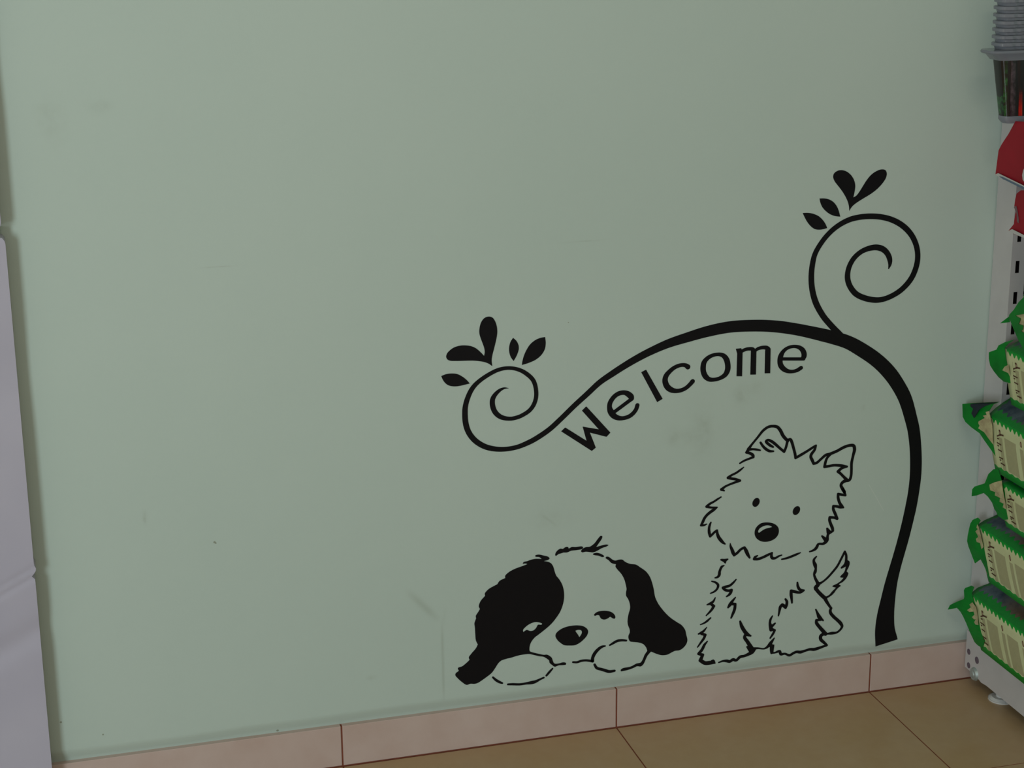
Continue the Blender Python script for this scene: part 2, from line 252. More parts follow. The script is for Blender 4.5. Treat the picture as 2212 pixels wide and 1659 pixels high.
TERRIER={
'ear#1':[('S',[(216.4,454.6,5.3),(222.6,462.4,3.8),(231.9,473,3.8),(241.2,483.6,4.4),(249.6,488.5,4.5),(257.1,489.1,4.5),(264.7,487,5.1),(270.3,480.8,5.5),(275,471.9,5.5),(280.6,465.1,5.3),(284,462.1,5.3)],1,1,0),('S',[(283.4,462.2,4.7),(281.1,451.4,4.3),(278.2,444.3,4.3)],1,1,0),('S',[(278.2,444.3,4.3),(271.4,450.2,4.3),(262.5,458.5,4.7),(255.9,463.8,4.7),(249.3,466.7,4.3),(246.1,464.8,4.3),(249.5,460.8,4.7),(253.9,457.2,4.5),(258.9,454.1,3.2)],1,1,0),('S',[(237,463.6,3.6),(242.1,456.3,4.3),(247.7,451,4.7),(253.2,447.8,4.3),(259.7,446.9,2.8)],1,1,0),('S',[(216.4,454.1,5.3),(224,453.9,3.6),(230.4,452.7,3.8),(236.7,450.8,2.8)],1,1,0),('S',[(216.5,453.6,5.3),(213.2,449.5,4.2)],1,1,0),('S',[(213.2,449.5,4.2),(218.8,447.9,4.7),(224.8,443.5,4.9),(225.4,440.6,4.3)],1,1,0),('S',[(225.4,440.6,4.3),(218,438.5,3.6),(209.5,435.9,3.4),(202.6,432.4,2.5)],1,1,0)],
'crown_fur':[('S',[(282.9,462.8,4.9),(288.2,464.3,4.3),(290.6,459.9,4.9),(294.2,449,4.7),(297.4,438.1,4.7),(298.4,431.7,4.3)],1,1,0),('S',[(298.4,431.7,4.3),(306.7,435.6,4.7),(317.4,440.9,4.3),(328.1,446.7,4.1),(333.2,449.4,3.4)],1,1,0),('S',[(333.2,449.4,3.4),(331,442.2,4.5),(325.8,435.3,5),(324.9,431.1,5),(327.9,424.5,5.2),(330.4,418.9,4.5)],1,1,0),('S',[(330.4,418.9,4.5),(335.8,419.9,4.5),(343.2,425.6,4.3),(350.7,431.2,4.8),(357.2,432.4,4.8)],1,1,0)],
'cheek_fur#1':[('S',[(384.8,369.4,4.4),(389,358.8,4.1)],1,1,0),('S',[(389,358.8,4.1),(382.2,360.6,4.4),(375.9,362.4,4.4)],1,1,0),('S',[(375.9,362.4,4.4),(376.2,355.9,4.8),(379.2,346.9,4.8),(383.9,340.2,4.9),(386.6,337.8,2.6)],1,1,0),('S',[(386.6,337.8,2.6),(381,339.1,4.7),(373.5,341.4,4.5),(368.3,342.3,4.4)],1,1,0),('S',[(368.3,342.3,4.4),(368.5,337.2,4.7),(371.8,329.6,4.9),(376.3,319.6,4.4)],1,1,0),('S',[(376.3,319.6,4.4),(370.6,322.2,4.4),(362.8,323.5,4.7)],1,1,0),('S',[(362.8,323.5,4.7),(362.6,319.1,4.9),(365.2,311.5,5),(368.5,303.9,5.2),(369.6,299.4,4.1)],1,1,0),('S',[(369.6,299.4,4.1),(365.8,297.3,4.4),(361.5,294.8,4.7),(360.2,289.5,4.7),(359.7,285.2,6.6),(357.6,281.4,5.9),(352.5,278.6,4.4),(348,279.3,3.8),(344.3,278.9,4.3),(342.3,274.8,5.3),(339.5,271.1,4.9),(334.4,268.8,3.5),(329.6,267.7,2.4)],1,1,0),('S',[(359,304.6,3.4),(362.1,298.1,8.1)],1,1,0),('S',[(350.4,292.5,2.9),(357.8,284.7,7.4)],1,1,0),('S',[(280.8,260.1,2.6),(290.4,261.2,3.8),(299.1,263.4,4.1),(307.1,265.8,3.8),(313.3,267.7,1.9)],1,1,0)],
'cheek_fur#2':[('S',[(209.4,425.2,1.8),(203.8,421.2,3.5),(196.8,417,3.7),(189,413.9,3.8),(183.1,410.3,4.8)],1,1,0),('S',[(183.1,410.3,4.8),(188.5,408.4,4.4),(195.6,406.6,4.4),(203.6,403.3,4.3)],1,1,0),('S',[(203.6,403.3,4.3),(195.8,401.3,4),(187.3,399,3.5),(178.8,396,3.7),(172.5,391.7,5)],1,1,0),('S',[(172.5,391.7,5),(177.2,389.1,2.4)],1,1,0),('S',[(172.1,379.1,2.1),(166.5,376.2,3.3),(159.5,372.3,3.5),(153.1,369.5,4),(147.9,365.5,4.7)],1,1,0),('S',[(147.9,365.5,4.7),(154,363.4,3.6),(161.1,362.4,3.3),(165.8,362.3,2.4)],1,1,0),('S',[(165.8,362.3,2.4),(160.5,359.1,5),(154.2,355.2,5),(148.6,350.9,4.7),(144.4,345.7,4.7),(141.7,339.6,4.7),(139,334.6,3.7)],1,1,0),('S',[(139,334.6,3.7),(144,334.4,3.4),(148.6,335.8,1.9)],1,1,0),('S',[(155.8,337.9,2.4),(153.7,332.8,4),(152.8,326.5,4.3),(153.5,320,4.9),(155.1,314.1,4)],1,1,0),('S',[(155.1,314.1,4),(158.8,317.2,4),(163,321,4),(166.5,323.1,3.6)],1,1,0),('S',[(166.5,323.1,3.6),(167.4,317,4.7),(169.7,311,5.5),(174.1,304.8,5.5),(177.8,300.7,4.3),(181.1,298.1,2.3)],1,1,0),('S',[(189.9,298.3,1.2),(190.6,293.5,3.6),(193.3,286.7,5.3),(195.3,281.5,5.8),(197.2,276.9,4.3)],1,1,0),('S',[(197.2,276.9,4.3),(202.9,280.6,4.6),(208.5,285.7,4.3),(214.6,288.2,4.3)],1,1,0),('S',[(214.6,288.2,4.3),(217.3,283.2,5.8),(220.4,276.4,5.7),(224.3,269.4,3.2)],1,1,0),('S',[(238,271.4,2.2),(233.7,269.4,4.4),(232.4,266.3,4.8)],1,1,0),('S',[(232.4,266.3,4.8),(238.9,265.5,4.7),(247.6,267.4,4.5),(255.6,270.4,4.5),(263.4,273.4,2.9)],1,1,0),('S',[(263.4,273.4,2.9),(262.2,268.6,4.8),(263.8,264.4,5.1),(269,263.4,4.1),(274.8,266,3.4),(280.6,267.5,1.9)],1,1,0)],
'ear#2':[('S',[(357.2,432.1,5),(370.3,436.2,5),(382.2,441.4,5),(392,443.6,4.8),(399.2,442.6,5.4),(401.4,436.3,5.7),(399.5,425.8,4.8),(397.3,413.2,4.8),(397.6,401.4,4.6),(397.3,390.6,4.8),(394.8,384.4,5),(388.2,384.1,6.1),(382.8,381.4,5.3),(380.2,377.4,5),(383.3,370.6,5.5),(386.9,364.8,5.3)],1,1,0),('S',[(359.4,431.9,4.3),(354.2,427.1,4.3),(351.2,420,4.6),(349.8,411.6,4.8)],1,1,0),('S',[(349.8,411.6,4.8),(358.1,412,4.3),(366.9,412.5,4.4),(378.1,410.8,4.8),(389.3,407.9,3.7)],1,1,0),('S',[(389.3,407.9,3.7),(380.5,406.3,4.8),(373.8,401.1,5)],1,1,0),('S',[(373.8,401.1,5),(378.7,396.9,4.4),(384.5,390.9,4.6),(390.4,384.9,5.5)],1,1,0)],
'eye#1':[('O',[(236,370.3),(237.9,368.2),(238.7,365.3),(238.3,361.9),(236.7,358.9),(234.3,356.7),(231.6,355.9),(229,356.6),(227.1,358.6),(226.3,361.5),(226.7,364.9),(228.3,367.9),(230.7,370.1),(233.5,370.9)])],
'eye#2':[('O',[(307.3,348.4),(309.1,346.3),(309.8,343.3),(309.2,340),(307.5,337),(304.9,335),(302.1,334.3),(299.5,335.1),(297.7,337.2),(297,340.2),(297.6,343.5),(299.3,346.5),(301.9,348.5),(304.7,349.2)])],
'nose':[('O',[(231.7,311.8),(232.9,318.2),(237.1,323.4),(242.8,326.7),(251.5,327.2),(261,325.1),(268.4,321),(272.6,315.8),(273.9,309.9),(272.7,303.6),(268.5,298.3),(261.3,294.8),(251.1,293.8),(242.3,296.2),(235.6,301.3),(232.5,306.7)],[(238,311.8),(237.7,314),(240.2,318.1),(245.9,321),(252.4,322.1),(258.3,320.7),(262.1,318.1,1),(256.9,317.3),(251.1,316.5),(245.4,314.2),(241.1,311.5),(239.3,310.8)])],
'chest_fur#1':[('O',[(173.2,271.8),(174.9,273.2),(180.7,272.5),(187.2,272.2),(187.6,270.8),(184.4,268.3),(183.1,264.9),(182,264.1),(179.4,267.1)]),('S',[(180.3,261.2,1.9),(176.7,259.8,4.1),(174,255.1,4.2),(172.6,250.2,4.8),(172.4,245.9,5.1),(169.9,242.6,4.1),(165.3,241.7,2.3)],1,1,0),('S',[(159.7,236.4,2.2),(166.3,233.6,3.5),(170.8,228.4,4.3),(169.6,222.5,3.9),(164.7,218,3.3),(158.2,215.7,2.2)],1,1,0),('S',[(201.8,234.3,2.2),(196.9,229.3,3.7),(190.9,225,4.3),(182.8,223.7,4.5),(179.3,222.8,4.5)],1,1,0),('S',[(179.3,222.8,4.5),(182.9,218.8,4.5),(189.1,216.5,4.5),(194.4,216.9,4.7)],1,1,0),('S',[(194.4,216.9,4.7),(192.8,212,5.1),(189.8,208.7,4.1),(186.1,206.7,2.5)],1,1,0),('S',[(201.7,203.2,2),(196.7,197.6,4.5),(192.8,192,6.1),(189.4,187.3,3.5)],1,1,0),('S',[(194.8,192.8,5.1),(201.5,191.4,4.7)],1,1,0),('S',[(201.5,191.4,4.7),(200.7,182.8,5.1),(197.9,174.9,4.5),(195,168,2.9)],1,1,0)],
'chest_fur#2':[('S',[(310,215.9,3.1),(311,209.3,4.6),(315.4,202.3,4.9),(322,200.6,3.6)],1,1,0),('S',[(322,200.6,3.6),(316.4,197.7,4.1),(312.3,198.2,4.4),(304.8,200.7,5.2),(299.5,202.6,5.1)],1,1,0),('S',[(299.5,202.6,5.1),(299.7,195.3,5.4),(300.8,188.6,4.4),(301.7,181.2,3.1)],1,1,0),('S',[(289.8,189.2,3.3),(292.4,184.8,4.6),(292.2,178.3,4.9),(290.7,173.6,4.1)],1,1,0),('S',[(290.7,173.6,4.1),(287.8,177.2,5.7),(284.4,180.1,4.9)],1,1,0),('S',[(284.4,180.1,4.9),(281.3,176.4,5.4),(279.9,169.3,4.1),(278.5,161.3,2.6)],1,1,0)],
'foreleg#1':[('S',[(166.5,207,1.8),(163.1,200.8,4.1),(158.1,197.9,4.5),(152.6,196.5,2.2)],1,1,0),('S',[(159.1,197.2,4.5),(164.3,192.5,4.9)],1,1,0),('S',[(164.3,192.5,4.9),(161.4,187.7,4.5),(157.4,183.1,3.7),(151.5,177.7,2)],1,1,0),('S',[(159.2,172.6,2.5),(153.7,168.2,3.7),(148.7,165.2,3.1),(141.9,163,1.8)],1,1,0),('S',[(153,157,1.4),(147,150.5,4.1),(143,148.5,4.1),(138.8,147,2.5)],1,1,0),('S',[(144.1,146.8,4.5),(150.7,143.8,4.7)],1,1,0),('S',[(150.7,143.8,4.7),(148.3,138,4.5),(143.4,131.4,3.7),(137.7,123.9,2.1)],1,1,0),('S',[(154.6,132,2.1),(149.6,126.4,4.5),(145.7,118.6,5.1),(139.8,112,4.9)],1,1,0),('S',[(139.8,112,4.9),(147,108.9,5.2)],1,1,0),('S',[(147,108.9,5.2),(143.1,99.8,6.2)],1,1,0),('S',[(143.1,99.8,6.2),(151.4,93.9,6.6),(160.6,93.2,6.8),(167.3,92.3,4.1)],1,1,0),('S',[(161.6,93.6,5.2),(165.6,96.2,4.6),(168.8,91.1,2.1)],1,1,0),('S',[(175.5,91.7,2.3),(183.2,93.3,3.5),(190.4,92.3,5.2),(194.5,90.7,5),(200.6,93.5,5.2),(205.9,91.3,4.6),(212.9,96.6,5.2),(220.1,97.2,4.6),(227.3,99.4,5.8),(234.5,102.6,6.3),(238.5,106.2,3.8)],1,1,0),('S',[(211.1,159.8,3.3),(213.9,151.1,5.8),(218.8,142.2,6.2),(224.2,135.3,6.2),(230.5,131.6,2.7)],1,1,0),('S',[(222.1,136.6,5.2),(219.7,130.6,5.6),(224.5,122.7,6),(230,113.6,6.9),(234.4,105.7,8.3)],1,1,0),('S',[(225,112.7,3.7),(231.2,107.2,9.4)],1,1,0),('S',[(236.4,108.1,4.8),(243.6,107.9,3.1),(255.1,105.6,2.7),(261.3,108.4,4.8),(266.3,114.1,5.9),(272.4,122.1,2.1)],1,1,0)],
'foreleg#2':[('S',[(267.9,162.2,2.1),(264.8,156.8,4.1),(263.8,150.4,4.4),(265.3,143.7,6.5),(266.3,137.8,6.2)],1,1,0),('S',[(266.9,143.5,5.7),(272.9,148.4,2.9)],1,1,0),('S',[(266.7,138.6,5.7),(272.9,136.2,3.8)],1,1,0),('S',[(272.9,136.2,3.8),(269.8,130,4.1),(265.2,123.2,2.8)],1,1,0),('S',[(265.5,112.5,5.8),(268.2,107.2,6.6),(267.7,101.5,4.9),(268.6,96.4,4.6)],1,1,0),('S',[(271.8,109.6,2.5),(271.1,105.1,3),(270,97,3.6)],1,1,0),('S',[(268.6,96.4,3.3),(273.5,95.7,2.8),(279.2,97,4.1),(282.9,97.4,4.6),(285.1,91.7,5),(292.5,91.5,3.6),(300.9,87.5,4.5),(307.4,90.4,4.5),(313.1,92.1,4.6),(320.6,90.7,5.3),(328.8,92.1,4.2),(337.1,93.4,4.7),(345.4,92.3,5.5),(353.7,93.7,5),(361.9,95.5,4.2),(367.3,96.5,3.8)],1,1,0)],
'hind_leg':[('S',[(367.7,96.8,3.8),(361.6,103.1,5),(356.3,108.7,5.7),(355.7,114.6,6),(360.9,118.1,5.5),(367.6,117.6,3.3),(375.9,117.4,5),(384.2,117.5,3.7),(390.7,121.6,3.7),(393.8,127,4.7),(391,133.2,5.8),(384.9,139.8,5.5),(377.1,147.4,5.5),(371.7,154.7,5.3),(371.1,159.3,5),(372.6,162.4,4.1)],1,1,0),('S',[(372.6,162.4,4.1),(367.8,169.1,4.6),(361.5,179.8,5.9),(360.6,182.3,5.8)],1,1,0),('S',[(344.9,163.8,2.6),(348.5,156,4.5),(352.1,148.9,6.6),(359,142.5,2.7)],1,1,0),('S',[(354.8,144.1,3.8),(346.5,144.7,4.1)],1,1,0),('S',[(346.5,144.7,4.1),(347.1,139.7,5.5),(352.9,131.5,5.8),(359,124.1,6.3),(364.3,117.6,6.7)],1,1,0)],
'back_fur':[('S',[(342.2,257.7,2.4),(337.9,253,4.1),(338.1,248.1,4.9),(340.3,243,6.5),(341.8,236.4,4.1),(340.8,230.8,5.7),(339.4,226.9,4.1),(341.3,220.2,4.4),(345.3,212.4,5.4),(347.2,207.3,6.9),(342.8,203,6.9),(345.9,197.7,6.2),(352.9,189.5,6.3),(361.5,181.1,6.6)],1,1,0)],
'tail':[('S',[(347.9,208.9,5.7),(354.4,211.3,3.6),(363.2,217.6,3.6),(371.8,226.3,3.8),(380.4,236.6,3.9),(386.5,248.1,3.8),(392.5,260.3,3.8)],1,1,0),('S',[(392.5,260.3,3.8),(395.3,253.5,4.1),(395.7,242.9,4.6)],1,1,0),('O',[(396.5,245.2),(401.6,242.2),(402.3,238.1),(400.5,231.8),(397.5,224.8),(400.5,222),(399.5,217.2),(396.5,211.9),(390.9,206.9),(384.4,203.6),(388.3,200.7),(385.5,199),(380.7,195.1),(376.8,189.8),(372,185.5),(364.7,181.9),(361.4,181.9),(360.5,183.6),(367.8,186.8),(372.6,192),(379.7,198.4,1),(373,201.3),(373.7,202.4),(381.1,205.2),(388.3,209.6),(392.6,214.4,1),(386.3,216),(387.1,217.9),(393.4,224.5),(395.8,234,1),(387.3,231.1),(386.4,232.7),(391.9,238.5),(394.1,243.9)])],
}
FLAPS={
'b6':{'ear':[(581.5,-11.7,138.3),(583.1,-15.5,148.1),(585.6,-22.8,154.1),(589,-32.7,161.9),(592.4,-42.6,168.9),(592.7,-43,173.2),(592.4,-40.8,183.9),(593.3,-43.1,188.9),(595.2,-48.4,192.4),(597.4,-54.6,197.1),(598,-62.4,197.7),(597.7,-57.2,184.1),(598,-65.6,172.7),(598,-74.2,163.9),(598,-78.5,153.3),(598,-85.6,143.9),(598,-95,129),(598,-107.9,120.6),(598,-101,105.1),(598,-86.2,103.6),(598,-75.5,104.8),(596.1,-60.5,118.5),(594,-52.3,129.5),(591.8,-44.3,138.9),(590.2,-38.8,144.3),(587.7,-30.4,148.6),(584.9,-22,143.8)],'fold':[(594.5,-65.8,172.4),(592.6,-60.8,166.4),(593.6,-64.1,162.7),(591.1,-57.3,155.3),(592.6,-62.3,153.8),(594.5,-72,158.5),(594.5,-75.6,154.2),(594.2,-68,146.9),(594.5,-75.1,145.7),(594.5,-80.8,148.1),(594.5,-75.7,141),(594.5,-80.5,138.9),(594.5,-89.1,141.7),(594.5,-84.3,156.2),(594.5,-78.3,168.5)]},
'b5':{'ear':[(598,-59.3,318.3),(594.6,-49.8,311.3),(593,-46.1,303.6),(592.1,-44.5,293.5),(591.2,-43.2,280.9),(590.8,-43.3,272.1),(591.8,-47.2,263.7),(594,-55.3,251.8),(596.1,-63.4,240),(598,-76.5,252.2),(598,-87.6,245.9),(598,-95.6,240.2),(598,-107.3,228.7),(598,-96.8,254.3),(598,-83.6,277.5),(598,-73.2,289.7),(598,-62.1,307.3),(598,-68.3,316.8)],'fold':[(594.2,-65.7,309),(593.6,-64.6,303.1),(594.5,-67.5,301.6),(592.9,-63.5,296.3),(594.2,-67.8,292.1),(594.5,-70.6,289.1),(593.3,-66,284.3),(593.9,-68.4,279.5),(594.5,-77.5,281.2),(594.5,-83,272.8),(594.5,-88.2,278),(594.5,-79,292.2),(594.5,-70.1,305)]},
'b4':{'ear':[(583.7,-59.9,356.9),(584,-59.9,368.8),(585.2,-64.5,375),(590.3,-86,387.3),(590.8,-87.6,391.7),(592.2,-92.1,404.9),(594.7,-102,416.1),(597.1,-111.7,419.5),(598,-122,404.2),(598,-134,387.3),(598,-139,370.4),(598,-148.9,347.5),(598,-137,342.4),(597,-121.1,343.8),(595.9,-115.6,349.9),(595.2,-112.3,351.9),(594,-106,360.8),(591.9,-95.8,367.7),(589.8,-86,370.9),(586.1,-70.4,361.5)],'fold':[(594.5,-127.8,405.7),(594.5,-133.9,390.8),(594.5,-141.2,377.8),(594.5,-147.1,364.3),(594.5,-137.4,364),(594.5,-139.3,370.9),(594.3,-127.2,369.8),(594.5,-127.4,376.1),(591.9,-116.1,377.1),(592.2,-116.4,382.6),(589.6,-105.2,382.2),(589.1,-102.1,390.6),(591.7,-112.4,397.7)]},
'b3':{'ear':[(581.2,-16.9,501),(581.2,-20.7,480.6),(582.1,-27.9,474),(586.2,-40.7,468.1),(591.8,-57.9,462.7),(595.1,-68.8,453.3),(598,-80.4,445.4),(598,-99.3,437.1),(598,-91.5,453.9),(598,-87.3,464.3),(598,-82.2,482),(597.9,-70.6,502.5),(598,-83.2,518.5),(598,-101.7,527.8),(585.6,-34.1,506.9)],'fold':[(594.5,-76.7,505.4),(592.3,-70.8,502.3),(592.9,-73.1,498.3),(590.5,-66.4,495),(591.7,-70.3,492.2),(587.7,-59.6,483.9),(587.3,-59.1,480.7),(588.3,-62.3,476.9),(587.3,-60.1,472.4),(591.4,-72.4,468.8),(594.5,-83.9,459.7),(594.5,-95.9,455.7),(594.5,-89.3,484.5)],'dark':[(582.1,-40.2,507.8),(594.5,-106.1,529.4),(594.5,-80.8,518.1),(591.4,-67.1,510.6),(588,-58.1,502.8),(584.5,-50.1,486.8),(582.7,-43.9,492.9),(583.9,-46.5,501.3),(582.1,-40.7,503.7)]},
'b2':{'ear':[(588.9,-74,602.1),(588.9,-75.3,591.9),(589.7,-79.5,581.6),(591.8,-87.6,574.5),(594.5,-98.4,567.4),(597.5,-109.2,563),(598,-128.6,565.7),(598,-124.3,578),(598,-115.8,590.7),(598,-108.6,603.7),(598,-104.2,616.1),(598,-113.9,626),(598,-129,635.8),(598,-105.6,626.5),(594.5,-91.9,617.6),(593.4,-88.7,610.1)],'fold':[(593.2,-110,582),(594.5,-113.7,588.9),(594.5,-123.9,594.7),(594.5,-128,584.6),(594.5,-130.3,577.7),(594.5,-125.6,581.7)]},
'b1':{'ear':[(591.8,-96,654.4),(597.7,-110.3,668.2),(598,-113.5,660.1)],'fold':[(596.2,-119.3,670.5),(596.2,-154.6,687.8),(596.2,-179.4,698.1),(596.2,-191.2,611.2),(596.2,-165.1,628.4),(596.2,-144.6,642.2),(596.2,-132.4,653.1)],'front':[(594.5,-116.4,672.9),(594.5,-128.5,683.9),(594.5,-140.1,698.3),(594.5,-154.4,710.3),(594.5,-170.3,719),(594.5,-173.9,692.5),(594.5,-157.9,684.3),(594.5,-142.6,679.2),(594.5,-133.7,675.6),(594.5,-148.5,674.8),(594.5,-147.7,671),(594.5,-144.5,665),(594.5,-157.7,666.1),(594.5,-157.2,659.4),(594.5,-152.3,656),(594.5,-163.1,655.1),(594.5,-179.3,651.9),(594.5,-183.6,620.3),(594.5,-165.3,628.6),(594.5,-144.8,642.4),(594.5,-132.6,653.3),(594.5,-121.8,663.1),(594.5,-115.7,668.3)]},
'r1':{'ear':[(598,-42.6,878.1),(598,-47.2,917.1),(598,-54.2,926.7),(598,-60.2,933.3),(598,-72.1,945.6),(598,-79,954.4),(598,-85.8,963.1),(598,-87.9,967.6),(598,-136.8,972.9),(598,-150.3,872.9),(598,-126.6,874.4),(598,-50.3,882.3)],'seam':[(594,-47.9,880),(594,-57,883.6),(594,-156.6,874.9),(594,-157.3,870.1),(594,-133.7,871.6),(594,-63.3,877.5)],'seamblue':[(593.5,-61.2,879.3),(593.5,-70.7,880.2),(593.5,-157.7,873),(593.5,-158.1,870),(593.5,-134.6,871.5),(593.5,-71,877.4)],'mark':[(597,-127,904.1),(597,-122.5,898.4),(597,-120.8,891.1),(597,-123,884.4),(597,-130.1,880.7),(597,-133.8,891.9)]},
'r2':{'ear':[(598,-91.2,799.3),(598,-105.6,812.9),(598,-106.9,823.2),(598,-109.5,834.4),(598,-103.3,840.5),(598,-104.6,851.4),(598,-107.4,860.5),(598,-118.4,867.3),(598,-150.3,872.9),(598,-160.7,795.9),(598,-136.7,798.9),(598,-101.6,802.8)],'seam':[(594,-97.8,800.9),(594,-108,805.7),(594,-166.5,801.6),(594,-167.2,796.8),(594,-143.4,799.1),(594,-114.1,799.7)],'crease':[(597,-103.8,839.2),(597,-113.1,830.2),(597,-116,817.9),(597,-121.4,817.5),(597,-117.2,828.8),(597,-113.4,837.4),(597,-110.2,841.8)]},
}

# ---------------------------------------------------------------- materials
m_wall, nt, b = newmat('green_wall_paint', .55, .35)
co = objco(nt); X, Y, Z = sep(nt, co)
base = mixc(nt, ((noise(nt, co, 1.7, 4)-.5)*1.6+.5).clamp(), lin((181, 197, 187)), lin((188, 202, 192)))
# faint hand marks and dirt, each with its own place and shape
def smudge(cx, cz, rx, rz, s):
    dx = (X-cx)*(1/rx); dz = (Z-cz)*(1/rz); d = dx*dx+dz*dz
    g = (d*-1.0).m('EXPONENT')
    return g*(noise(nt, co, 60, 3)*1.6-.35).clamp()*(s*.5)
d = smudge(.203, .546, .012, .016, .75)
for a in ((.228, .556, .012, .012, .3), (.09, .486, .010, .012, .7), (.115, .486, .010, .010, .4), (.140, .488, .012, .030, .55), (.135, .50, .03, .05, .2), (-.11, .374, .03, .016, .3),
          (-.815, 1.04, .012, .006, .5), (-.812, 1.02, .018, .03, .3), (-.748, 1.039, .016, .008, .4), (-.726, .444, .003, .008, 1.0), (-.059, .808, .026, .0012, .8), (-.601, .807, .02, .001, .7),
          (-.402, .144, .008, .004, .5), (.414, .506, .003, .005, .5)):
    d = d + smudge(*a)
def streak(x0, z0, x1, z1, wd, s):
    l = math.hypot(x1-x0, z1-z0); ux, uz = (x1-x0)/l, (z1-z0)/l
    t = (X-x0)*ux+(Z-z0)*uz; q = (X-x0)*(-uz)+(Z-z0)*ux; q = q*(1/wd)
    return (q*q*-1.0).m('EXPONENT')*((t*(1/.03)).clamp())*(((t-l)*(-1/.03)).clamp())*(s*.55)
d = d+streak(-.287, .225, -.2865, .085, .0022, .42)+streak(-.345, .286, -.288, .222, .0055, .42)+streak(-.130, .386, -.098, .358, .0022, .4)+streak(-.28, .25, -.287, .21, .003, .2)
for sx_, sz_, sr_ in ((-.628, .394, .0017), (-.6262, .3925, .0012), (-.868, .137, .0016), (-.809, .108, .0013), (-.548, .072, .002), (-.082, .685, .0008)):
    qx = (X-sx_)*(1/sr_); qz = (Z-sz_)*(1/sr_); d = d+(qx*qx+qz*qz).lt(1)*.8
col = mixc(nt, d.clamp(), base, lin((128, 132, 112)))
# hairline marks: a pale scratch and a fine vertical crack line
sx = X-.4445; sz = Z-.349
scr = ((sx+sz*.60).m('ABSOLUTE')).lt(.0006)*(sz.m('ABSOLUTE')).lt(.024)
col = mixc(nt, scr*.35, col, lin((215, 220, 212)))
nt.links.new(col, b.inputs['Base Color'])
bump(nt, b, noise(nt, co, 260, 3)+noise(nt, co, 14, 2)*2.0, .12, .001)

m_tile, nt, b = newmat('floor_tile', .34, .35)
co = objco(nt)
f = ((noise(nt, co, 9, 6, .62)-.5)*2.0+.5).clamp(); f2 = ((noise(nt, co, 45, 4)-.5)*1.6+.5).clamp()
c = mixc(nt, f, lin((170, 142, 102)), lin((176, 152, 120))); c = mixc(nt, f2*.35, c, lin((160, 130, 96)))
nt.links.new(c, b.inputs['Base Color']); bump(nt, b, noise(nt, co, 90, 3), .08, .0006)
m_btile, nt, b = newmat('baseboard_tile', .36, .35)
co = objco(nt)
f = ((noise(nt, co, 11, 6, .62)-.5)*2.2+.5).clamp()
c = mixc(nt, f, lin((182, 159, 148)), lin((192, 173, 164)))
nt.links.new(c, b.inputs['Base Color'])
m_grout = mottled('red_brown_grout', (134, 78, 60), (112, 66, 52), 60, .85, .1)
m_vinyl, nt, b = newmat('black_vinyl', .42, .22, col=(.0032, .0032, .0048))
m_ceiling = mottled('ceiling_white', (225, 225, 220), (215, 215, 210), 3, .8, .2)
m_white = mottled('white_powder_coat', (178, 174, 172), (186, 182, 180), 20, .42, .4)
m_sheet = mottled('white_sheet', (168, 164, 178), (178, 174, 186), 4, .6, .25, .1, 30)
m_dark = mottled('slot_shade', (34, 26, 28), (22, 18, 20), 50, .8, .1)  # painted shade for the inside of the post
m_zinc, nt, b = newmat('zinc_bolt', .45, .5, .6, (.40, .46, .44))
m_hole = mottled('hole_grey', (84, 70, 82), (104, 92, 100), 300, .6, .3)
m_foot, nt, b = newmat('glide_foot', .35, .5, 0, lin((190, 190, 186)))
m_green = mottled('bag_green_foil', (4, 124, 34), (3, 98, 28), 25, .42, .22, .25, 60)
m_dgreen = mottled('bag_navy_foil', (16, 26, 42), (10, 18, 30), 30, .3, .5)
m_cream = mottled('bag_cream_fold', (178, 172, 128), (140, 124, 92), 90, .4, .4)
m_text, nt, b = newmat('bag_print_brown', .5, .3, 0, lin((74, 40, 24)))
m_red = mottled('red_pouch_foil', (146, 16, 34), (126, 12, 26), 12, .45, .2, .3, 25)
m_seam, nt, b = newmat('pale_seam', .4, .4, 0, lin((178, 176, 172)))
m_seamb, nt, b = newmat('blue_seam', .4, .3, 0, lin((84, 100, 118)))
m_grey = mottled('grey_crease', (120, 96, 98), (90, 60, 64), 200, .6, .2)

# printed long side of the green bags: cream with a zigzag green top edge, olive panels, dots and stripes
m_side, nt, b = newmat('bag_side_print', .42, .22)
uvn = nt.nodes.new('ShaderNodeUVMap'); uvn.uv_map = 'metres'; U, V, _ = sep(nt, uvn.outputs[0])
co = objco(nt)
green = mixc(nt, noise(nt, co, 25), lin((4, 118, 34)), lin((8, 150, 44)))
cream = mixc(nt, ((noise(nt, co, 22, 4)-.5)*2+.5).clamp(), lin((190, 194, 150)), lin((178, 178, 132)))
um = (U-.026).mod(.0625)
olive = mixc(nt, noise(nt, co, 160, 3), lin((138, 134, 98)), lin((156, 148, 112)))
inb = (U-.026).gt(0)
panel = um.gt(.019)*um.lt(.053)*(V-.055+um*.0).lt(.004)*V.gt(.012)
stripe = um.gt(.002)*um.lt(.0125)*V.lt(.056)*V.gt(.010)
c = mixc(nt, (panel+stripe).clamp()*inb*.85, cream, olive)
line = (U-.0225+V*.04-.0016).m('ABSOLUTE').lt(.0005)*V.gt(.008)*V.lt(.066)
c = mixc(nt, line*.55, c, lin((110, 100, 66)))
ddx = (um-.0065)*(1/.0028); ddz = (V-.0625)*(1/.0042); dr = ddx*ddx+ddz*ddz
c = mixc(nt, dr.lt(1)*inb, c, lin((96, 56, 40)))
c = mixc(nt, dr.lt(.28)*inb, c, lin((150, 130, 104)))
zz = ((U*(2*math.pi/.0125)).m('SINE')*.5+.5)
top = (V-.0775+zz*.0055).gt(0)*(U-.006).gt(0)
zz2 = ((U*(2*math.pi/.017)).m('SINE')*.5+.5)
bot = (V-.0095-zz2*.0018).lt(0)
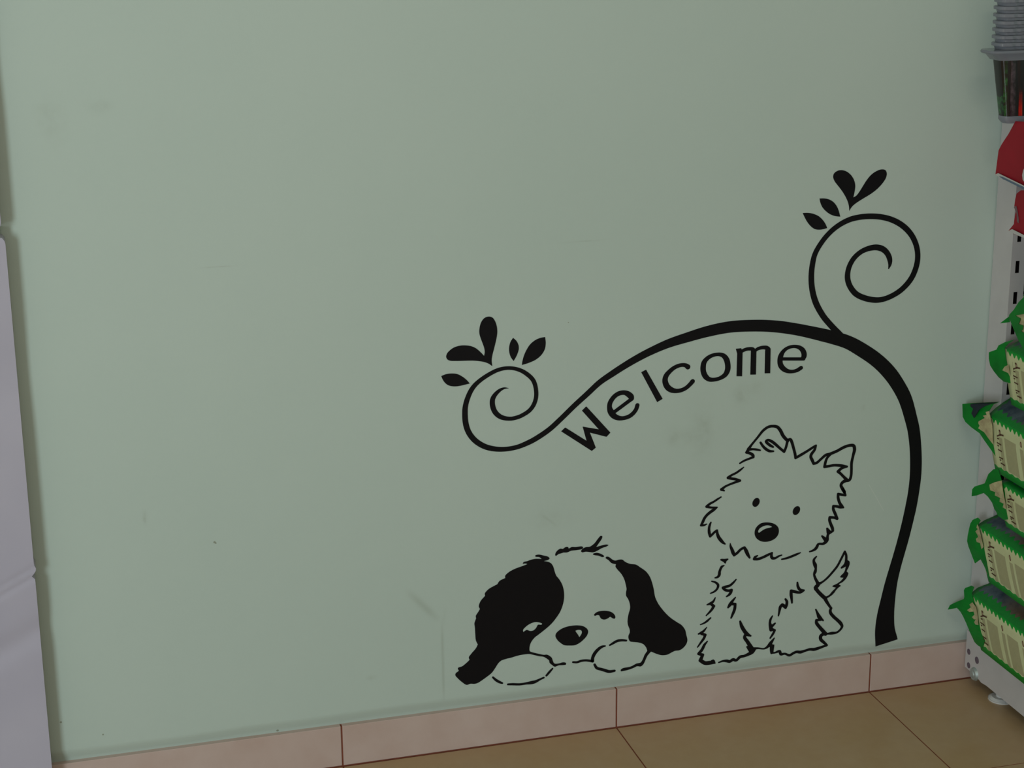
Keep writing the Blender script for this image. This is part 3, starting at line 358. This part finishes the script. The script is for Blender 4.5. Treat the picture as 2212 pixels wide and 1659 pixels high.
c = mixc(nt, (top+bot).clamp(), c, green)
nt.links.new(c, b.inputs['Base Color']); bump(nt, b, noise(nt, co, 30, 3), .35, .004)
# top panel: green border with a zigzag edge, then a dark blue and brown picture
m_top, nt, b = newmat('bag_top_print', .4, .25)
uvn = nt.nodes.new('ShaderNodeUVMap'); uvn.uv_map = 'metres'; U, V, _ = sep(nt, uvn.outputs[0])
co = objco(nt)
green = mixc(nt, noise(nt, co, 25), lin((6, 100, 32)), lin((10, 126, 42)))
pic = mixc(nt, ((noise(nt, co, 38, 5)-.35)*3).clamp(), lin((34, 50, 64)), lin((84, 96, 102)))
pic = mixc(nt, ((U-.055)*12+noise(nt, co, 30)*1.2-.6).clamp(), pic, lin((104, 84, 66)))
pic = mixc(nt, ((U-.10)*14+noise(nt, co, 40)*1.2-.6).clamp(), pic, lin((46, 28, 16)))
zz = ((U*(2*math.pi/.014)).m('SINE')*.5+.5)
edge = (V-.012-zz*.006).lt(0)
zv = ((V*(2*math.pi/.014)).m('SINE')*.5+.5)
edge2 = (U-.004-zv*.004).lt(0)
nt.links.new(mixc(nt, (edge+edge2).clamp(), pic, green), b.inputs['Base Color'])
bump(nt, b, noise(nt, co, 22, 4), .5, .006)

m_clear, nt, b = newmat('clear_plastic', .10, .6, 0, (.34, .36, .41))
b.inputs['Transmission Weight'].default_value = .55; b.inputs['IOR'].default_value = 1.45
m_tub, nt, b = newmat('tub_content_and_highlights', .16, .7)
co = objco(nt); X, Y, Z = sep(nt, co)
f = noise(nt, co, 120, 3)
c = mixc(nt, ((f-.55)*5).clamp()*.4, lin((12, 8, 9)), lin((56, 40, 42)))
Xs = X+(Z-1.02)*.08*(Y.lt(-.0855)+.0)
g = ((Xs-.5770).m('ABSOLUTE')).lt(.0022); r_ = ((Xs-.6010).m('ABSOLUTE')).lt(.0028); s_ = ((Xs-.588).m('ABSOLUTE')).lt(.004)
c = mixc(nt, g*((f-.36)*3).clamp()*((Z-1.05)*-7+.35).clamp()*.7, c, lin((44, 132, 60)))  # greenish vertical highlight painted into the tub colour
c = mixc(nt, s_*((f-.3)*2).clamp()*.7, c, lin((96, 80, 88)))  # grey vertical highlight, painted likewise
c = mixc(nt, r_*((Z-.985)*-25+.8).clamp()*(f*1.8).clamp(), c, lin((190, 34, 18)))
nt.links.new(c, b.inputs['Base Color'])

# ---------------------------------------------------------------- the setting
HB = .0685
bm = bmesh.new()     # wall, its bottom edge turned back to meet the baseboard tiles
prof = [(2.7, 0.0), (HB+.023, 0.0), (HB+.0155, .0018), (HB+.0070, .0062), (HB+.0008, .0092), (HB-.002, .0098)]
xs = [-4.2+i*.1 for i in range(73)]
rnd = random.Random(4)
G = []
for x in xs:
    j = rnd.uniform(-.0022, .0022)
    G.append([bm.verts.new((x, y, z+(j if 1 <= k <= 3 else 0))) for k, (z, y) in enumerate(prof)])
for i in range(len(xs)-1):
    for k in range(len(prof)-1): bm.faces.new((G[i][k], G[i+1][k], G[i+1][k+1], G[i][k+1]))
wb = [bm.verts.new((x, .12, z)) for x in (-4.2, 3.0) for z in (HB-.002, 2.7)]
bm.faces.new((G[0][0], G[0][-1], wb[0], wb[1])) if False else None
w_ = struct(link('wall_back', bm, m_wall, smooth=True, recalc=False))
for p in w_.data.polygons: p.use_smooth = True
# make sure the face normals point into the room
if w_.data.polygons[0].normal.y > 0: w_.data.flip_normals()

bm = bmesh.new(); TX, TY, GR = .45, .294, .0026
for i in range(-9, 7):
    for k in range(0, 18):
        x0, x1 = i*TX+GR/2, (i+1)*TX-GR/2; y1 = -k*TY-GR/2 - (.0012 if k == 0 else 0); y0 = -(k+1)*TY+GR/2
        z = 0
        v = [bm.verts.new(p) for p in ((x0, y0, z), (x1, y0, z), (x1, y1, z), (x0, y1, z))]
        bm.faces.new(v)
        v2 = [bm.verts.new((p.co.x, p.co.y, -.0012)) for p in v]
        for a in range(4): bm.faces.new((v[a], v2[a], v2[(a+1) % 4], v[(a+1) % 4]))
vs = [bm.verts.new(p) for p in ((-4.2, -5.3, -.0008), (3.2, -5.3, -.0008), (3.2, .01, -.0008), (-4.2, .01, -.0008))]
f = bm.faces.new(vs); f.material_index = 1
fl = link('floor', bm, [m_tile, m_grout]); struct(fl)
bm = bmesh.new()
for i in range(-9, 7): box(bm, i*TX+GR/2, (i+1)*TX-GR/2, .0, .012, .0014, HB, .0006)
box(bm, -4.2, 3.0, .0012, .012, -.001, HB-.0008, 0, 1)
bb = struct(link('baseboard_back', bm, [m_btile, m_grout]))
bm = bmesh.new(); box(bm, -4.2, 3.2, -5.3, .12, 2.7, 2.75); struct(link('ceiling', bm, m_ceiling))
bm = bmesh.new(); box(bm, 2.4, 2.5, -5.3, .0, 0, 2.7); struct(link('wall_right', bm, m_wall))

# ---------------------------------------------------------------- wall stickers
def sticker(data, name, label, cat, names, th=SHEET):
    xs = [p[0] for v in data.values() for it in v for p in it[1]]; zs = [p[1] for v in data.values() for it in v for p in it[1]]
    t = thing(name, label, cat, (sum(xs)/len(xs)/1000, 0, min(zs)/1000))
    for k, v in data.items():
        shape(v, names.get(k, k.split('#')[0]), m_vinyl, t, th+(.0001 if k in ('curl', 'ear_patch', 'tail', 'hind_leg') else 0))
    return t
sticker(BRANCH, 'branch_sticker', 'black wall sticker of a curling branch with leaves arching over the lettering', 'wall sticker', {'stem': 'trunk', 'curl': 'upper_curl'})
sticker(LETTERS, 'welcome_lettering', 'black wall lettering spelling Welcome along the underside of the branch', 'lettering',
        {k: 'letter_'+k[0] for k in LETTERS})
sticker(PUPPY, 'puppy_sticker', 'black wall sticker of a lying floppy-eared puppy head with dark ears, above baseboard', 'wall sticker', {'ear_patch': 'dark_ear_and_face_patch', 'ear': 'dark_ear'})
sticker(TERRIER, 'terrier_sticker', 'black outline wall sticker of a sitting shaggy terrier with pointed ears', 'wall sticker', {})

# ---------------------------------------------------------------- white sheets at the left edge
def panel(x1, z0, z1, creases, notch=None):
    bm = bmesh.new(); nx, nz = 60, max(40, int((z1-z0)/.004)); x0 = x1-.6; G = []
    for i in range(nx+1):
        row = []
        for k in range(nz+1):
            u = (i/nx)**.6; z = z0+(z1-z0)*k/nz; xe = x1
            if notch: xe += .0026*math.exp(-((z-notch-.006)/.004)**2)-.0045*math.exp(-((z-notch+.004)/.003)**2)
            e = min(k, nz-k)*(z1-z0)/nz
            if e < .008: xe -= .004*(1-e/.008)**2
            x = x0+(xe-x0)*u; y = -.031
            for (cx, cz, sl, wd, dp) in creases:
                dd = (z-(cz+(x-cx)*sl))/wd; y += dp*math.exp(-dd*dd)
            row.append(bm.verts.new((x, y+.0006*math.sin(x*19+z*7)+(.002 if e < .002 else 0), z)))
        G.append(row)
    for i in range(nx):
        for k in range(nz): bm.faces.new((G[i][k], G[i+1][k], G[i+1][k+1], G[i][k+1]))
    rim = [G[i][0] for i in range(nx+1)]+[G[nx][k] for k in range(1, nz+1)]+[G[i][nz] for i in range(nx-1, -1, -1)]+[G[0][k] for k in range(nz-1, 0, -1)]
    bk = [bm.verts.new((v.co.x, -.001, v.co.z)) for v in rim]
    for i in range(len(rim)): bm.faces.new((rim[i], bk[i], bk[(i+1) % len(rim)], rim[(i+1) % len(rim)]))
    bm.faces.new(bk)
    return bm
GP = 'white panels against the wall at the left edge'
wp = (link('white_panel', panel(-.8864, .002, .873, [(-.887, .383, .5, .0035, .0016), (-.887, .397, .5, .003, .0012), (-.887, .30, .5, .02, .003), (-.89, .68, .3, .06, .002)], .388), m_sheet, smooth=True))
tag(wp, 'tall white creased panel at the left edge, with a small tear in its side', 'panel', GP)
bm = bmesh.new(); box(bm, -1.46, -.8925, -.0265, -.0012, .01, .884); bk_ = link('slit_light_block', bm, m_wall, wp)  # added board that blocks the slit of light between the two panels
tag(link('white_panel', panel(-.8898, .886, 1.9, [(-.9, 1.1, .3, .05, .003)]), m_sheet, smooth=True),
    'upper white panel at the left edge, only its rounded lower tip showing', 'panel', GP)

# ---------------------------------------------------------------- store shelving unit against the wall
unit = thing('shelving_unit', 'white metal store shelving unit with slotted post standing at the right edge', 'shelving', (.64, -.03, 0))
PX0, PX1, PY = .628, .6535, -.0565
bm = bmesh.new()
ZT = 2.1; t = .0016
box(bm, PX0, PX0+t, PY, -.002, .024, ZT); box(bm, PX1-t, PX1, PY, -.002, .024, ZT); box(bm, PX0+t, PX1-t, -.004, -.002, .024, ZT)
sx0, sx1 = .6362, .6438; z = .05
box(bm, PX0+t, sx0, PY, PY+t, .024, ZT); box(bm, sx1, PX1-t, PY, PY+t, .024, ZT)
prev = .024; zc = .0225
while zc < ZT-.05:
    box(bm, sx0, sx1, PY, PY+t, prev, zc+.0); prev = zc+.0195; zc += .05
box(bm, sx0, sx1, PY, PY+t, prev, ZT)
box(bm, PX0+t, PX1-t, PY+.012, PY+.0125, .03, ZT-.01, 0, 1)  # dark plate in the hollow post, shade behind the slots put in as colour
link('slotted_post', bm, [m_white, m_dark], unit)
bm = bmesh.new()
yy = [(-.003, .092), (-.003, .024), (-.030, .0235), (-.052, .021), (-.058, .0195), (-.075, .0215), (-.43, .0215), (-.44, .03), (-.44, .092)]
A = [bm.verts.new((.6262, y, z)) for y, z in yy]; B = [bm.verts.new((.640, y, z)) for y, z in yy]
bm.faces.new(A); bm.faces.new(B)
for i in range(len(yy)): bm.faces.new((A[i], A[(i+1) % len(yy)], B[(i+1) % len(yy)], B[i]))
base = link('base_bracket', bm, m_white, unit)
for y, z, r in ((-.013, .0560, .0052), (-.0155, .0320, .0052), (-.0405, .0525, .0062)):
    bm = bmesh.new(); disc(bm, (.6258, y, z), r, r, .0006, 'x', 20); link('bolt_hole', bm, m_hole, base)
bm = bmesh.new(); disc(bm, (.6222, -.0365, .0255), .0098, .0118, .004, 'x', 28); disc(bm, (.6206, -.0365, .0255), .004, .0065, .002, 'x', 18); link('bolt_head', bm, m_zinc, base, True)
bm = bmesh.new(); disc(bm, (.648, -.088, .0), .0215, .0215, .0025); disc(bm, (.648, -.088, .0025), .0205, .016, .0035); disc(bm, (.648, -.088, .006), .009, .009, .03)
link('leveling_foot', bm, m_foot, unit)
bm = bmesh.new(); box(bm, .6405, 1.54, -.44, -.058, .086, .0925, .001); box(bm, .6405, 1.54, -.44, -.436, .022, .086); link('base_shelf', bm, m_white, unit)
for zs in (.787, .958):
    bm = bmesh.new(); box(bm, .6465, 1.54, -.42, -.058, zs, zs+.006, .001); box(bm, .6465, 1.54, -.42, -.4, zs-.028, zs); link('shelf', bm, m_white, unit)
m_peg, nt, b = newmat('perforated_panel', .45, .4)
X, Y, Z = sep(nt, objco(nt)); hx = (X.mod(.025)-.009)*(1/.0022); hz = (Z.mod(.025)-.0125)*(1/.0022)
nt.links.new(mixc(nt, (hx*hx+hz*hz).lt(1), lin((186, 184, 182)), lin((40, 34, 38))), b.inputs['Base Color'])
bm = bmesh.new(); box(bm, PX1, 1.53, -.048, -.045, .095, ZT); link('back_panel', bm, m_peg, unit)
bm = bmesh.new(); box(bm, 1.53, 1.5555, PY, -.002, .0, ZT); link('end_post', bm, m_white, unit)

# ---------------------------------------------------------------- bags
def solid_flap(poly, th=.0006):
    """thin foil flap from 3-D outline points (mm)"""
    bm = bmesh.new(); P = [Vector(p)/1000 for p in poly]
    tr = tessellate_polygon([[Vector((p.y, p.z, 0)) for p in P]])
    F = [bm.verts.new(p) for p in P]; Bk = [bm.verts.new(p+Vector((th, 0, 0))) for p in P]
    for q in tr: bm.faces.new([F[i] for i in q]); bm.faces.new([Bk[i] for i in reversed(q)])
    n = len(P)
    for i in range(n): bm.faces.new((F[i], F[(i+1) % n], Bk[(i+1) % n], Bk[i]))
    return bm
def bag_body(X0, W, L, z0, zs, zt, yt, yb, bulge=.002, top_in=.07, seed=1):
    bm = bmesh.new(); uv = bm.loops.layers.uv.new('metres'); rn = random.Random(seed); ph = rn.uniform(0, 6)
    sec = []      # (x, z, panel, uvv)
    ns = 6
    for i in range(ns+1):
        v = i/ns; sec.append((X0-bulge*math.sin(math.pi*v), z0+(zs-z0)*v, 0, (zs-z0)*v*.08/(zs-z0)))
    nt_ = 18; acc = 0
    for i in range(1, nt_+1):
        u = i/nt_*W; s = min(u, W-u); k = min(1, s/top_in); k = math.sin(k*math.pi/2)
        z = zs+(zt-zs)*k; px, pz = sec[-1][0], sec[-1][1]; acc += math.hypot(X0+u-px, z-pz)
        sec.append((X0+u, z, 1, acc))
    for i in range(1, 5): sec.append((X0+W, zs+(z0-zs)*i/4, 2, 0))
    for i in range(1, 8): sec.append((X0+W-W*i/8, z0-.0008*math.sin(math.pi*i/8), 2, 0))
    n = len(sec); nl = 26; rings = []
    for j in range(nl+1):
        d = L*j/nl; ring = []
        for (x, z, p, v) in sec:
            vv = (z-z0)/(zt-z0); y = yb+(yt-yb)*min(1, (z-z0)/(zs-z0)) - d
            if x > X0+.015: y = min(y, -.0605-d)
            wob = .0022*math.sin(d*60+ph+x*30) if p == 1 and z > zs+.004 else 0
            tp = 1 if d < L-.06 else max(.25, (L-d)/.06)
            zm = (z0+zs)/2
            ring.append(bm.verts.new((x, y, zm+(z+wob-zm)*tp if d > L-.06 else z+wob)))
        rings.append(ring)
    for j in range(nl):
        for i in range(n):
            k = (i+1) % n; f = bm.faces.new((rings[j][i], rings[j+1][i], rings[j+1][k], rings[j][k]))
            pan = sec[k][2] if k else 2
            f.material_index = {0: 0, 1: 1, 2: 2}[pan]; f.smooth = True
            va, vb = sec[i][3], sec[k][3]
            if pan == 1 and sec[i][2] == 0: va = 0
            for lp, (dd, q) in zip(f.loops, ((j, va), (j+1, va), (j+1, vb), (j, vb))): lp[uv].uv = (L*dd/nl, q)
    f = bm.faces.new(rings[0]); f.material_index = 2; f = bm.faces.new(list(reversed(rings[-1]))); f.material_index = 2
    return bm
MARKS = [[(305, 415), (395, 405), (470, 445)], [(350, 270), (372, 300)], [(310, 480), (345, 505)], [(300, 590), (410, 680)], [(315, 668), (345, 688)],
         [(335, 780), (425, 855)], [(370, 995), (465, 1065)], [(385, 1068), (410, 1085)], [(415, 1160), (520, 1250)]]
REL = [[(-.0908, .1582), (-.0999, .1626), (-.1078, .1635)], [(-.0944, .1683), (-.0962, .1668)], [(-.0918, .1548), (-.0956, .1548)], [(-.0916, .1481), (-.1034, .1478)],
       [(-.0937, .1445), (-.0969, .1444)], [(-.0965, .1389), (-.1062, .1386)], [(-.1016, .1283), (-.1117, .1285)], [(-.1036, .125), (-.1063, .1249)], [(-.1073, .1209), (-.1186, .1205)]]
def marks(X, y0, z0, k=1.0):
    """the short brown strokes of the print running down the end of each bag's side"""
    bm = bmesh.new()
    for i, s in enumerate(REL):
        wd = .0011 if i == 0 else .0008
        pts = [(y+y0+.0725, (z-.102)*k+z0) for y, z in s]
        for (a, b_) in zip(pts[:-1], pts[1:]):
            dx, dz = b_[0]-a[0], b_[1]-a[1]; l = math.hypot(dx, dz); nx, nz = -dz/l*wd, dx/l*wd; ex, ez = dx/l*wd*.5, dz/l*wd*.5
            c = [(a[0]-ex+nx, a[1]-ez+nz), (b_[0]+ex+nx, b_[1]+ez+nz), (b_[0]+ex-nx, b_[1]+ez-nz), (a[0]-ex-nx, a[1]-ez-nz)]
            A = [bm.verts.new((X, y, z)) for y, z in c]; B = [bm.verts.new((X+.0004, y, z)) for y, z in c]
            bm.faces.new(A); bm.faces.new(B)
            for q in range(4): bm.faces.new((A[q], A[(q+1) % 4], B[(q+1) % 4], B[q]))
    return bm
GB = 'green bags stacked on the base shelf'
BAGS = [  # key, bottom, side seam, crown, y at top and bottom of the side's back edge, label
 ('b6', .0985, .1815, .219, -.050, -.094, 'green and cream bag lying on the base shelf, lowest of the stack'),
 ('b5', .2230, .3050, .330, -.057, -.102, 'green and cream bag second from the bottom, with a flap folded down over its corner'),
 ('b4', .3330, .3990, .4060, -.112, -.142, 'green and cream bag third from the bottom, pushed back and flattened in the stack'),
 ('b3', .4110, .4965, .526, -.067, -.100, 'green and cream bag with a wide dark navy flap reaching furthest over the wall'),
 ('b2', .5320, .6150, .638, -.101, -.132, 'green and cream bag second from the top of the stack, with curled dark green corner'),
 ('b1', .6420, .7080, .750, -.142, -.168, 'green bag on top of the green stack with its zigzag end turned forward')]
for key, z0, zs, zt, yt, yb, lab in BAGS:
    t = thing('product_bag', lab, 'bag', (.70, -.25, z0), GB)
    link('bag_body', bag_body(.6, .23, .33, z0, zs, zt, yt, yb, seed=int(key[1])), [m_side, m_top, m_green], t, recalc=True)
    fl_ = FLAPS[key]
    link('end_flap', solid_flap(fl_['ear']), m_green, t)
    if 'fold' in fl_: link('gusset_fold', solid_flap(fl_['fold']), m_cream, t)
    if 'dark' in fl_: link('dark_flap', solid_flap(fl_['dark']), m_dgreen, t)
    if 'front' in fl_: link('zigzag_end', solid_flap(fl_['front']), m_green, t)
    if key != 'b1': link('side_print', marks(.5972, (yt+yb)/2, z0, (zs-z0)/.0795), m_text, t)
GRD = 'red pouches on the shelf above the green bags'
for key, z0, zs, zt, yt, yb, lab in (('r1', .874, .948, .9525, -.085, -.060, 'dark red pouch with pale blue bottom seam, upper of the two red ones'),
                                     ('r2', .7965, .862, .870, -.112, -.100, 'dark red pouch with crumpled edge, lower of the two red ones')):
    t = thing('red_pouch', lab, 'bag', (.70, -.25, z0), GRD)
    link('pouch_body', bag_body(.601, .22, .26, z0, zs, zt, yt, yb, seed=7), [m_red, m_red, m_red], t)
    for k, nm, mt in (('ear', 'front_panel', m_red), ('seam', 'bottom_seam', m_seam), ('seamblue', 'seam_stripe', m_seamb), ('mark', 'printed_mark', m_seam), ('crease', 'grey_crease', m_grey)):
        if k in FLAPS[key]: link(nm, solid_flap(FLAPS[key][k]), mt, t)

# ---------------------------------------------------------------- clear tubs
def rrect(x0, x1, y0, y1, r, n=6, fl=0.0):
    o = []
    for cx, cy, a0 in ((x1-r, y1-r, 0), (x0+r, y1-r, 90), (x0+r, y0+r, 180)):
        for i in range(n+1):
            a = math.radians(a0+90*i/n); o.append((cx+r*math.cos(a), cy+r*math.sin(a)))
    k = 72
    for i in range(1, k):
        u = i/k; x = x0+r+(x1-x0-2*r)*u; o.append((x, y0-fl*(.5-.5*math.cos(2*math.pi*(x-x0-r)/.0125))))  # flutes added along the front to catch vertical highlights
    for i in range(n+1):
        a = math.radians(270+90*i/n); o.append((x1-r+r*math.cos(a), y0+r+r*math.sin(a)))
    return o
def loft(secs, cap0=True, cap1=True, fl=.0016):
    bm = bmesh.new(); R = []
    for (x0, x1, y0, y1, r, z) in secs: R.append([bm.verts.new((x, y, z)) for x, y in rrect(x0, x1, y0, y1, r, 6, fl)])
    for a, b_ in zip(R[:-1], R[1:]):
        n = len(a)
        for i in range(n): bm.faces.new((a[i], a[(i+1) % n], b_[(i+1) % n], b_[i]))
    if cap0: bm.faces.new(R[0])
    if cap1: bm.faces.new(R[-1])
    return bm
tub = thing('treat_tub', 'dark filled clear plastic tub with wide clear rim, under the stack of clear trays', 'tub', (.65, -.08, .966))
XL = .72
link('dark_contents', loft([(.5795, XL-.006, -.091, -.064, .010, .976), (.5655, XL+.006, -.094, -.0605, .011, 1.0600)]), m_tub, tub, True)
link('clear_base', loft([(.584, XL-.01, -.088, -.066, .008, .9645), (.5800, XL-.005, -.090, -.063, .009, .9700), (.5800, XL-.005, -.090, -.063, .009, .9755)], fl=0), m_clear, tub, True)
link('rim', loft([(.5600, XL+.012, -.100, -.059, .012, 1.0605), (.5500, XL+.022, -.104, -.0585, .014, 1.0700), (.5440, XL+.028, -.107, -.058, .016, 1.0705),
                  (.5425, XL+.030, -.108, -.0575, .016, 1.0725), (.5440, XL+.028, -.107, -.058, .016, 1.0755)], fl=0), m_clear, tub, True)
def tray_part(z):
    return loft([(.5655, XL+.001, -.0925, -.0625, .012, z), (.5640, XL+.002, -.0935, -.0618, .012, z+.0042), (.5606, XL+.005, -.0960, -.0600, .0125, z+.0052),
                 (.5604, XL+.005, -.0962, -.0598, .0125, z+.0095), (.5616, XL+.004, -.0954, -.0606, .012, z+.0104)], True, True)
me0 = None
ORD = ['lowest of the stack, resting on the dark tub', 'second from the bottom of the stack', 'third from the bottom of the stack', 'fourth from the bottom of the stack',
       'fifth from the bottom of the stack', 'sixth from the bottom of the stack', 'seventh from the bottom of the stack', 'eighth from the bottom of the stack', 'highest one showing at the top edge']
for i, od in enumerate(ORD):
    if me0 is None:
        o = link('clear_tray', tray_part(0.0), m_clear, None, True); me0 = o
    else:
        o = me0.copy(); COL.objects.link(o)
    o.location = (0, 0, 1.0757+i*.0107)
    tag(o, 'clear ribbed plastic tray, '+od, 'tray', 'stacked clear trays')
